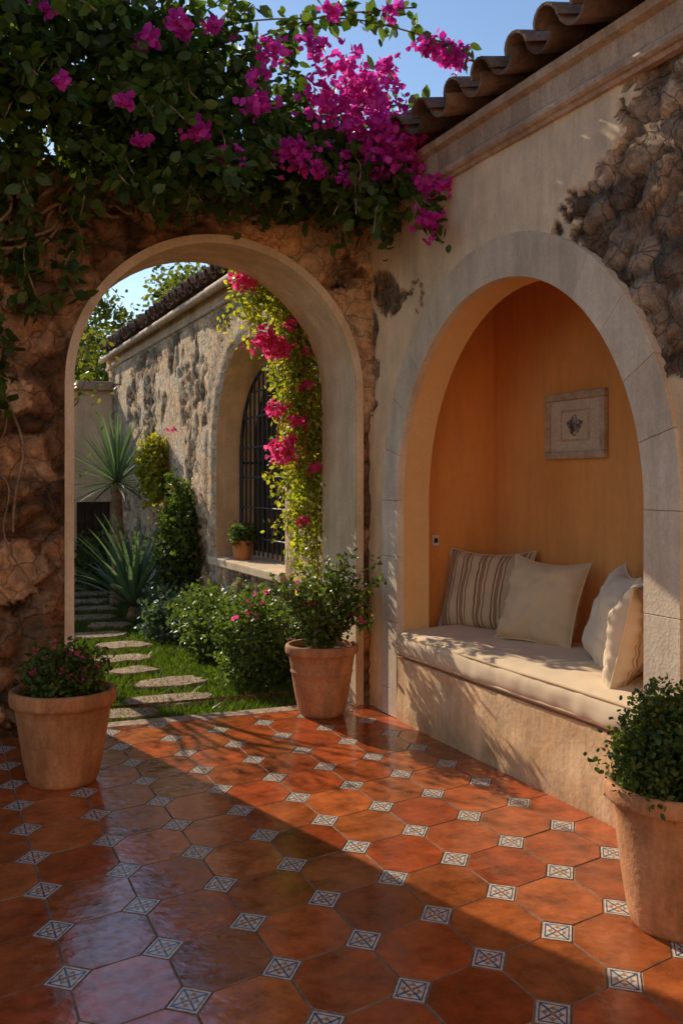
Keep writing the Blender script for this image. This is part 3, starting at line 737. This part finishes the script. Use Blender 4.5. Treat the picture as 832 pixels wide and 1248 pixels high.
def bush(name,ells,nclump,per,size,mat,width=0.6,sig=0.04,flowers=None,fm=None,stem=True,parent=None,shell=0.45,fsize=0.035):
    root=parent or empty(name)
    leaf_mesh("foliage",ell_pts(ells,nclump,per,sig,shell),size,width,mat,root,up=0.5)
    if stem:
        st=[]
        for c,r in ells:
            for k in range(6):
                d=rng.normal(size=3);d/=np.linalg.norm(d);d[2]=abs(d[2])
                st.append((strand((c[0],c[1],max(-0.05,c[2]-r[2])),np.array(c)+d*np.array(r)*0.85,0,6,0.04),0.005))
        tubes("branches",st,M_wood,root,1)
    if flowers: leaf_mesh("flowers",cluster_pts(flowers),fsize,1.0,fm,root,up=0.1)
    return root
bush("garden_shrub",[((2.35,7.35,.28),(.30,.32,.34)),((2.55,7.9,.30),(.25,.4,.38))],560,10,0.045,M_bush,flowers=[(2.3,7.2,.55,.08,18),(2.45,7.5,.6,.06,12)],fm=M_pink)
bush("garden_shrub",[((2.45,8.7,.22),(.28,.5,.30)),((2.5,9.3,.24),(.25,.4,.32))],450,10,0.05,M_bush)
bush("groundcover_plant",[((2.4,9.9,.12),(.30,.5,.22)),((2.5,10.7,.15),(.3,.5,.25))],450,10,0.06,M_bush2,width=0.8)
bush("ivy_shrub",[((2.68,11.0,.72),(.20,.4,.80))],550,10,0.06,M_bush)
bush("yellow_flowering_shrub",[((2.72,12.3,1.65),(.18,.35,.40))],240,10,0.065,M_ybush,flowers=[(2.7,11.4,2.1,.03,12),(2.7,11.3,1.45,.05,20)],fm=M_pink)
bush("garden_shrub",[((2.5,14.9,.35),(.4,.5,.40))],250,9,0.07,M_bush)
bush("garden_hedge",[((0.1,8.5,.4),(.35,1.2,.5)),((0.0,11,.5),(.4,1.5,.6)),((0.0,14,.5),(.4,1.5,.6))],800,8,0.07,M_bush)

def rosette(name,c,n,length,width,trunk=0.0,elev=(0.1,1.4),mat=M_agave,arch=0.25):
    root=empty(name);V=[];F=[]
    base=np.array(c,float)+np.array([0,0,trunk])
    for i in range(n):
        az=i*2.39996+random.uniform(-.2,.2);el=elev[0]+(elev[1]-elev[0])*((i+.5)/n)+random.uniform(-.08,.08)
        L=length*random.uniform(.8,1.1);seg=7;b=len(V)
        d=np.array([math.cos(az),math.sin(az),0]);side=np.array([-math.sin(az),math.cos(az),0])
        for k in range(seg+1):
            t=k/seg;e=el-arch*t*t*1.5
            if k==0:p=base.copy()
            else:p=p+(d*math.cos(e)+np.array([0,0,math.sin(e)]))*L/seg
            w=width*(0.7+1.1*t)*(1-t)**0.8 if t>0.3 else width*(0.6+0.5*t)
            up=np.array([-d[0]*math.sin(e),-d[1]*math.sin(e),math.cos(e)])
            V+= [p-side*w+up*w*0.35,p,p+side*w+up*w*0.35]
        for k in range(seg):
            for j in range(2):
                a=b+k*3+j;F.append((a,a+1,a+4,a+3))
    mesh_obj("blades",V,F,mat,root)
    if trunk>0:
        tubes("trunk",[([(c[0],c[1],-0.06),(c[0]+.02,c[1],trunk*.5),(c[0],c[1],c[2]+trunk)],[.09,.07,.06])],M_wood,root,3)
    return root
rosette("yucca",(2.35,12.9,0.0),80,0.95,0.026,trunk=1.50,elev=(-0.3,1.5),arch=0.1)
rosette("agave",(2.28,11.5,-0.02),50,1.10,0.042,trunk=0.12,elev=(0.35,1.5),arch=0.25)
rosette("agave",(2.45,13.6,-0.02),30,0.8,0.03,trunk=0.1,elev=(0.2,1.4),arch=0.2)

def grass(name,n,u0,u1,v0,v1,h):
    p=np.stack([rng.uniform(u0,u1,n),v0+(v1-v0)*rng.random(n)**1.3,np.full(n,-0.06)],axis=1)
    a=rng.uniform(0,2*np.pi,n);w=0.004*(1+rng.random(n));hh=h*(0.5+rng.random(n))
    s=np.stack([np.cos(a),np.sin(a),np.zeros(n)],axis=1)*w[:,None]
    lean=rng.normal(size=(n,3))*0.35*hh[:,None];lean[:,2]=hh
    V=np.stack([p-s,p+s,p+lean*0.55+s*.7,p+lean*0.55-s*.7,p+lean*np.array([1.3,1.3,1])],axis=1).reshape(-1,3)
    b=(np.arange(n)*5)[:,None]
    F=np.concatenate([b+np.array([[0,1,2]]),b+np.array([[0,2,3]]),b+np.array([[3,2,4]])],axis=1).reshape(-1,3)
    me=bpy.data.meshes.new(name)
    me.vertices.add(len(V));me.vertices.foreach_set("co",V.ravel().astype(np.float32))
    me.loops.add(F.size);me.loops.foreach_set("vertex_index",F.ravel().astype(np.int32))
    me.polygons.add(len(F));me.polygons.foreach_set("loop_start",(np.arange(len(F))*3).astype(np.int32))
    me.polygons.foreach_set("loop_total",np.full(len(F),3,dtype=np.int32))
    me.update(calc_edges=True);me.materials.append(M_grass);return link(bpy.data.objects.new(name,me))
grass("lawn_grass",50000,0.4,2.8,6.42,15.9,0.05)

def tree(name,base,h,cr,nl,size,mat=M_tree,per=9,sp=.36,lean=(0,0)):
    root=empty(name);b=np.array(base,float);st=[];ells=[]
    top=b+np.array([random.uniform(-.1,.1)+lean[0],lean[1],h*0.55])
    st.append((strand(b,top,0,8,0.15),[0.16*h/5*(1-0.06*i) for i in range(9)]))
    for i in range(9):
        az=i*2.4;r=cr*random.uniform(.5,.95)
        e=top+np.array([math.cos(az)*r,math.sin(az)*r,h*random.uniform(.05,.42)])
        s0=b+(top-b)*random.uniform(.6,1.0)
        st.append((strand(s0,e,-0.1,8,0.2),[0.05*h/5*(1-0.1*k) for k in range(9)]))
        ells.append((tuple(e),(cr*sp,cr*sp,cr*sp*.8)))
    tubes("trunk_and_limbs",st,M_wood,root,2)
    leaf_mesh("crown",ell_pts(ells,nl,per,0.12,0.3),size,0.6,mat,root,up=.4)
    return root
tree("garden_tree",(3.6,21,0),5.3,1.5,420,0.12)
tree("garden_tree",(2.6,19.5,0),4.1,1.0,260,0.12)
tree("garden_tree",(5.6,20,0),6.0,1.7,400,0.13)
tree("garden_tree",(7.8,13,0),6.2,1.5,400,0.12)
tree("garden_tree",(5.0,30,0),7,2.2,400,0.2)
# olive added beside the path so that its open crown dapples the floor
tree("added_dapple_olive",(0.75,9.2,-0.06),2.9,0.7,42,0.06,per=6,sp=.34,lean=(.15,-.1))

# ------------------------------------------------------------------ pots
def lathe(name,prof,mat,parent,c,seg=56,nz=0.003,scallop=None):
    V=[];F=[];k=len(prof)
    for i in range(seg):
        a=2*math.pi*i/seg
        for j,(r,z) in enumerate(prof):
            q=noise.noise(Vector((math.cos(a)*2+c[0],math.sin(a)*2+c[1],z*6)))
            rr=r+nz*q
            V.append((c[0]+rr*math.cos(a),c[1]+rr*math.sin(a),c[2]+z))
    for i in range(seg):
        n=(i+1)%seg
        for j in range(k-1):F.append((i*k+j,n*k+j,n*k+j+1,i*k+j+1))
    return mesh_obj(name,V,F,mat,parent,smooth=True)
def pot(parent,c,R,Rb,H,rimh=0.07,band=True):
    p=[(0.001,0.0),(Rb*.95,0.0),(Rb,0.012)]
    hb=H-rimh
    for i in range(1,11):
        t=i/10;r=Rb+(R*0.90-Rb)*(t**0.75)
        p.append((r,hb*t))
        if band and i==7:p+=[(r+0.006,hb*t+.006),(r+0.006,hb*t+.018),(r+0.001,hb*t+.024)]
    p+=[(R*.93,hb+.004),(R*.985,hb+.012),(R,hb+rimh*.35),(R,hb+rimh*.7),(R*.985,H-.006),(R*.95,H),(R*.88,H-.004),(R*.85,H-.03),(R*.83,H-.09)]
    lathe("pot",p,M_terra,parent,c)
    V=[];n=24
    V=[(c[0],c[1],c[2]+H-0.03)]+[(c[0]+R*.86*math.cos(2*math.pi*i/n),c[1]+R*.86*math.sin(2*math.pi*i/n),c[2]+H-0.045) for i in range(n)]
    mesh_obj("soil",V,[(0,1+i,1+(i+1)%n) for i in range(n)],M_soil,parent)
pp=empty("potted_flowering_plant");c=(2.43,6.12,0.0)
pot(pp,c,.235,.14,.46)
pl=[];ps=[]
for i in range(50):
    az=random.uniform(0,6.28);r=random.uniform(.05,.36);h=random.uniform(.15,.55)*(1.15-r)
    p=strand((c[0]+.05*math.cos(az),c[1]+.05*math.sin(az),.42),(min(2.78,c[0]+r*math.cos(az)),c[1]+r*math.sin(az),.45+h),-0.06,8,0.04)
    ps.append((p,.003));pl.append(along(p[1:],9,.022))
for e in [((2.72,5.85,1.0)),((2.2,5.95,.98)),((2.6,6.0,1.05)),(2.5,5.7,.85),(2.7,5.7,.88),(2.15,6.0,.75)]:
    p=strand((c[0],c[1],.42),e,-0.12,10,0.04);ps.append((p,.003));pl.append(along(p[2:],6,.02))
leaf_mesh("foliage",np.concatenate(pl),0.040,0.6,M_bush,pp,up=.4)
tubes("stems",ps,M_wood,pp,1)
leaf_mesh("flowers",cluster_pts([(2.3,5.95,.72,.03,8),(2.25,6.1,.85,.03,8),(2.6,5.9,.65,.03,6)]),0.026,1.0,M_pink,pp)
pp=empty("potted_flowering_plant");c=(.69,5.25,0.0)
pot(pp,c,.262,.165,.47,rimh=.085,band=False)
bush("",[((c[0],c[1],.52),(.19,.19,.16))],300,12,.033,M_box,parent=pp,sig=.03,shell=.2,flowers=[(.62,5.15,.66,.06,18),(.76,5.1,.62,.06,14),(.7,5.1,.54,.06,10),(.8,5.1,.55,.05,8),(.55,5.15,.58,.05,8)],fm=M_pink,fsize=.022)
pp=empty("potted_box_shrub");c=(2.40,2.74,0.0)
pot(pp,c,.255,.165,.485,rimh=.07,band=False)
bush("",[((c[0],c[1],.60),(.215,.215,.20)),((c[0]-.02,c[1]-.02,.55),(.23,.23,.12))],1100,12,.022,M_box,parent=pp,sig=.02,shell=.35,width=.7)
pp=empty("small_potted_plant");c=(2.98,9.62,.742)
pot(pp,c,.11,.08,.19,rimh=.04,band=False)
bush("",[((c[0],c[1],.98),(.12,.12,.08))],80,10,.04,M_bush,parent=pp,sig=.03)

# ------------------------------------------------------------------ soft furnishings
def pillow(name,W,H,T,mat,loc,rot,seed,piping=None):
    root=empty(name);n=36;V=[];F=[];U=[]
    for side in (1,-1):
        for i in range(n+1):
            for j in range(n+1):
                a=-1+2*i/n;b=-1+2*j/n
                x=a*W/2*(1-0.085*(1-b*b)*abs(a)**1.5);z=b*H/2*(1-0.085*(1-a*a)*abs(b)**1.5)
                th=T/2*(max(0,1-a**4)*max(0,1-b**4))**0.55*(0.72+0.28*math.cos(a*1.2)*math.cos(b*1.2))
                cr=noise.fractal(Vector((a*1.8+seed,b*1.8,side*3)),1.0,2.0,4)*0.022
                ed=max(abs(a),abs(b));cr+=0.006*math.sin((a if abs(b)>abs(a) else b)*26+seed)*sstep(.6,.9,ed)*(1-sstep(.93,1,ed))
                sagz=-0.02*(1-a*a)*(b>0)*b
                V.append((x,side*(th+cr*min(1,th/(T*.2))),z+sagz));U.append((i/n,j/n))
    k=(n+1)**2
    for s in (0,1):
        for i in range(n):
            for j in range(n):
                q=s*k+i*(n+1)+j;f=(q,q+n+1,q+n+2,q+1);F.append(f if s else f[::-1])
    ob=mesh_obj("cover",V,F,mat,root,smooth=True,uvs=U)
    idx=[i*(n+1) for i in range(n+1)]+[n*(n+1)+j for j in range(1,n+1)]+[i*(n+1)+n for i in range(n-1,-1,-1)]+[j for j in range(n-1,-1,-1)]
    if piping:tubes("piping",[([V[q] for q in idx],0.005)],piping,root,2)
    root.location=loc;root.rotation_euler=rot
    return root
R=math.radians
pillow("striped_pillow",.64,.54,.19,F_stripe,(3.38,5.66,.81),(R(-16),0,R(-62)),1.0,F_beige)
pillow("linen_pillow",.54,.52,.19,F_beige,(3.36,5.00,.81),(R(-20),R(2),R(-72)),5.0,F_beige)
pillow("linen_pillow",.52,.52,.20,F_white,(3.34,4.32,.81),(R(-22),R(4),R(-120)),9.0,F_white)
pillow("striped_pillow",.52,.52,.20,F_stripe2,(3.12,3.88,.81),(R(-14),R(6),R(-142)),13.0,F_white)
def cushion():
    root=empty("bench_cushion")
    u0,u1,v0,v1,z0,z1=UA-0.045,3.62,3.24,5.80,0.403,0.565
    nu,nv,nz=22,80,7;r=0.05;V=[];F=[];idx={}
    def P(i,j,k):
        key=(i,j,k)
        if key in idx:return idx[key]
        x=u0+(u1-u0)*i/nu;y=v0+(v1-v0)*j/nv;z=z0+(z1-z0)*k/nz
        cx=min(max(x,u0+r),u1-r);cy=min(max(y,v0+r),v1-r);cz=min(max(z,z0+r),z1-r)
        d=Vector((x-cx,y-cy,z-cz))
        if d.length>1e-6:
            d.normalize();q=Vector((cx,cy,cz))+d*r
        else:q=Vector((x,y,z))
        if k==nz or z>z0+.1:q.z+=0.012*math.sin(math.pi*i/nu)+0.014*noise.fractal(Vector((q.x*3,q.y*3,0)),1,2,4)
        if i==0:q.x+=0.014*noise.fractal(Vector((q.y*4,q.z*4,3)),1,2,4)-0.012*math.sin(math.pi*k/nz)
        V.append(tuple(q));idx[key]=len(V)-1;return idx[key]
    for j in range(nv):
        for i in range(nu):
            F.append((P(i,j,nz),P(i+1,j,nz),P(i+1,j+1,nz),P(i,j+1,nz)));F.append((P(i,j,0),P(i,j+1,0),P(i+1,j+1,0),P(i+1,j,0)))
        for k in range(nz):
            F.append((P(0,j,k),P(0,j,k+1),P(0,j+1,k+1),P(0,j+1,k)));F.append((P(nu,j,k),P(nu,j+1,k),P(nu,j+1,k+1),P(nu,j,k+1)))
    for i in range(nu):
        for k in range(nz):
            F.append((P(i,0,k),P(i+1,0,k),P(i+1,0,k+1),P(i,0,k+1)));F.append((P(i,nv,k),P(i,nv,k+1),P(i+1,nv,k+1),P(i+1,nv,k)))
    mesh_obj("cover",V,F,F_cush,root,smooth=True)
    for zz in (z0+.028,z1-.022):
        path=[(u0+0.004+0.004*noise.noise(Vector((v*3,zz*9,1))),v,zz+0.005*noise.noise(Vector((v*2.5,zz,4)))) for v in np.linspace(v0+.03,v1-.03,60)]
        tubes("piping",[(path,0.007)],F_beige,root,2)
cushion()
pf=empty("framed_picture")
a0,a1,b0,b1=4.75,5.34,1.64,2.04;w=.045
for nm,A,B in (("frame_bottom",(nb-.035,a0,b0),(nb-.002,a1,b0+w)),("frame_top",(nb-.035,a0,b1-w),(nb-.002,a1,b1)),("frame_near",(nb-.034,a0,b0+w),(nb-.002,a0+w,b1-w)),("frame_far",(nb-.034,a1-w,b0+w),(nb-.002,a1,b1-w))):
    box(nm,A,B,M_frame,pf,0.006)
box("mount",(nb-.015,a0+w,b0+w),(nb-.003,a1-w,b1-w),M_mat,pf)
box("inner_fillet",(nb-.019,a0+.15,b0+.105),(nb-.015,a1-.15,b1-.105),M_frame,pf,0.002)
box("print",(nb-.022,a0+.17,b0+.12),(nb-.019,a1-.17,b1-.12),M_mat,pf)
mesh_obj("printed_emblem",[(nb-.0235,(a0+a1)/2+.075*(1+.18*math.sin(5*t))*math.cos(t),(b0+b1)/2+.055*(1+.18*math.cos(4*t))*math.sin(t)) for t in np.linspace(0,2*math.pi,28)[:-1]],[tuple(range(27))],M_art,pf)
sw=empty("light_switch");box("plate",(3.165,v1n-.014,1.08),(3.215,v1n-.001,1.15),M_white,sw,0.003);box("rocker",(3.178,v1n-.022,1.1),(3.202,v1n-.014,1.13),M_iron,sw,0.002)

# ------------------------------------------------------------------ light + world
el=R(28);ratio=0.235
hx,hy=ratio,-1.0;l=math.hypot(hx,hy);hx/=l;hy/=l
d=Vector((hx*math.cos(el),hy*math.cos(el),-math.sin(el)))
sd=bpy.data.lights.new("sun",'SUN');sd.energy=5.0;sd.angle=R(0.5);sd.color=(1.0,0.88,0.70)
so=bpy.data.objects.new("sun",sd);link(so);so.rotation_euler=d.to_track_quat('-Z','Y').to_euler()
w=bpy.data.worlds.new("World");scene.world=w;w.use_nodes=True
nt=w.node_tree;bg=nt.nodes["Background"];sk=nt.nodes.new('ShaderNodeTexSky');sk.sky_type='NISHITA';sk.sun_disc=False
sk.sun_elevation=el;sk.sun_rotation=math.atan2(-hx,-hy);sk.air_density=1.0;sk.dust_density=0.2;sk.ozone_density=2.5
nt.links.new(sk.outputs[0],bg.inputs[0]);bg.inputs[1].default_value=0.15
scene.view_settings.view_transform='Standard';scene.view_settings.look='None';scene.view_settings.exposure=0;scene.view_settings.gamma=1
cd=bpy.data.cameras.new("camera");co=bpy.data.objects.new("camera",cd);link(co)
co.location=(0,0,1.5);co.rotation_euler=(R(90),0,-math.atan2(0.387,0.922))
cd.sensor_fit='AUTO';cd.sensor_width=36;cd.lens=35.77;cd.shift_y=-36/1248;cd.clip_end=2000;cd.clip_start=0.05
scene.camera=co
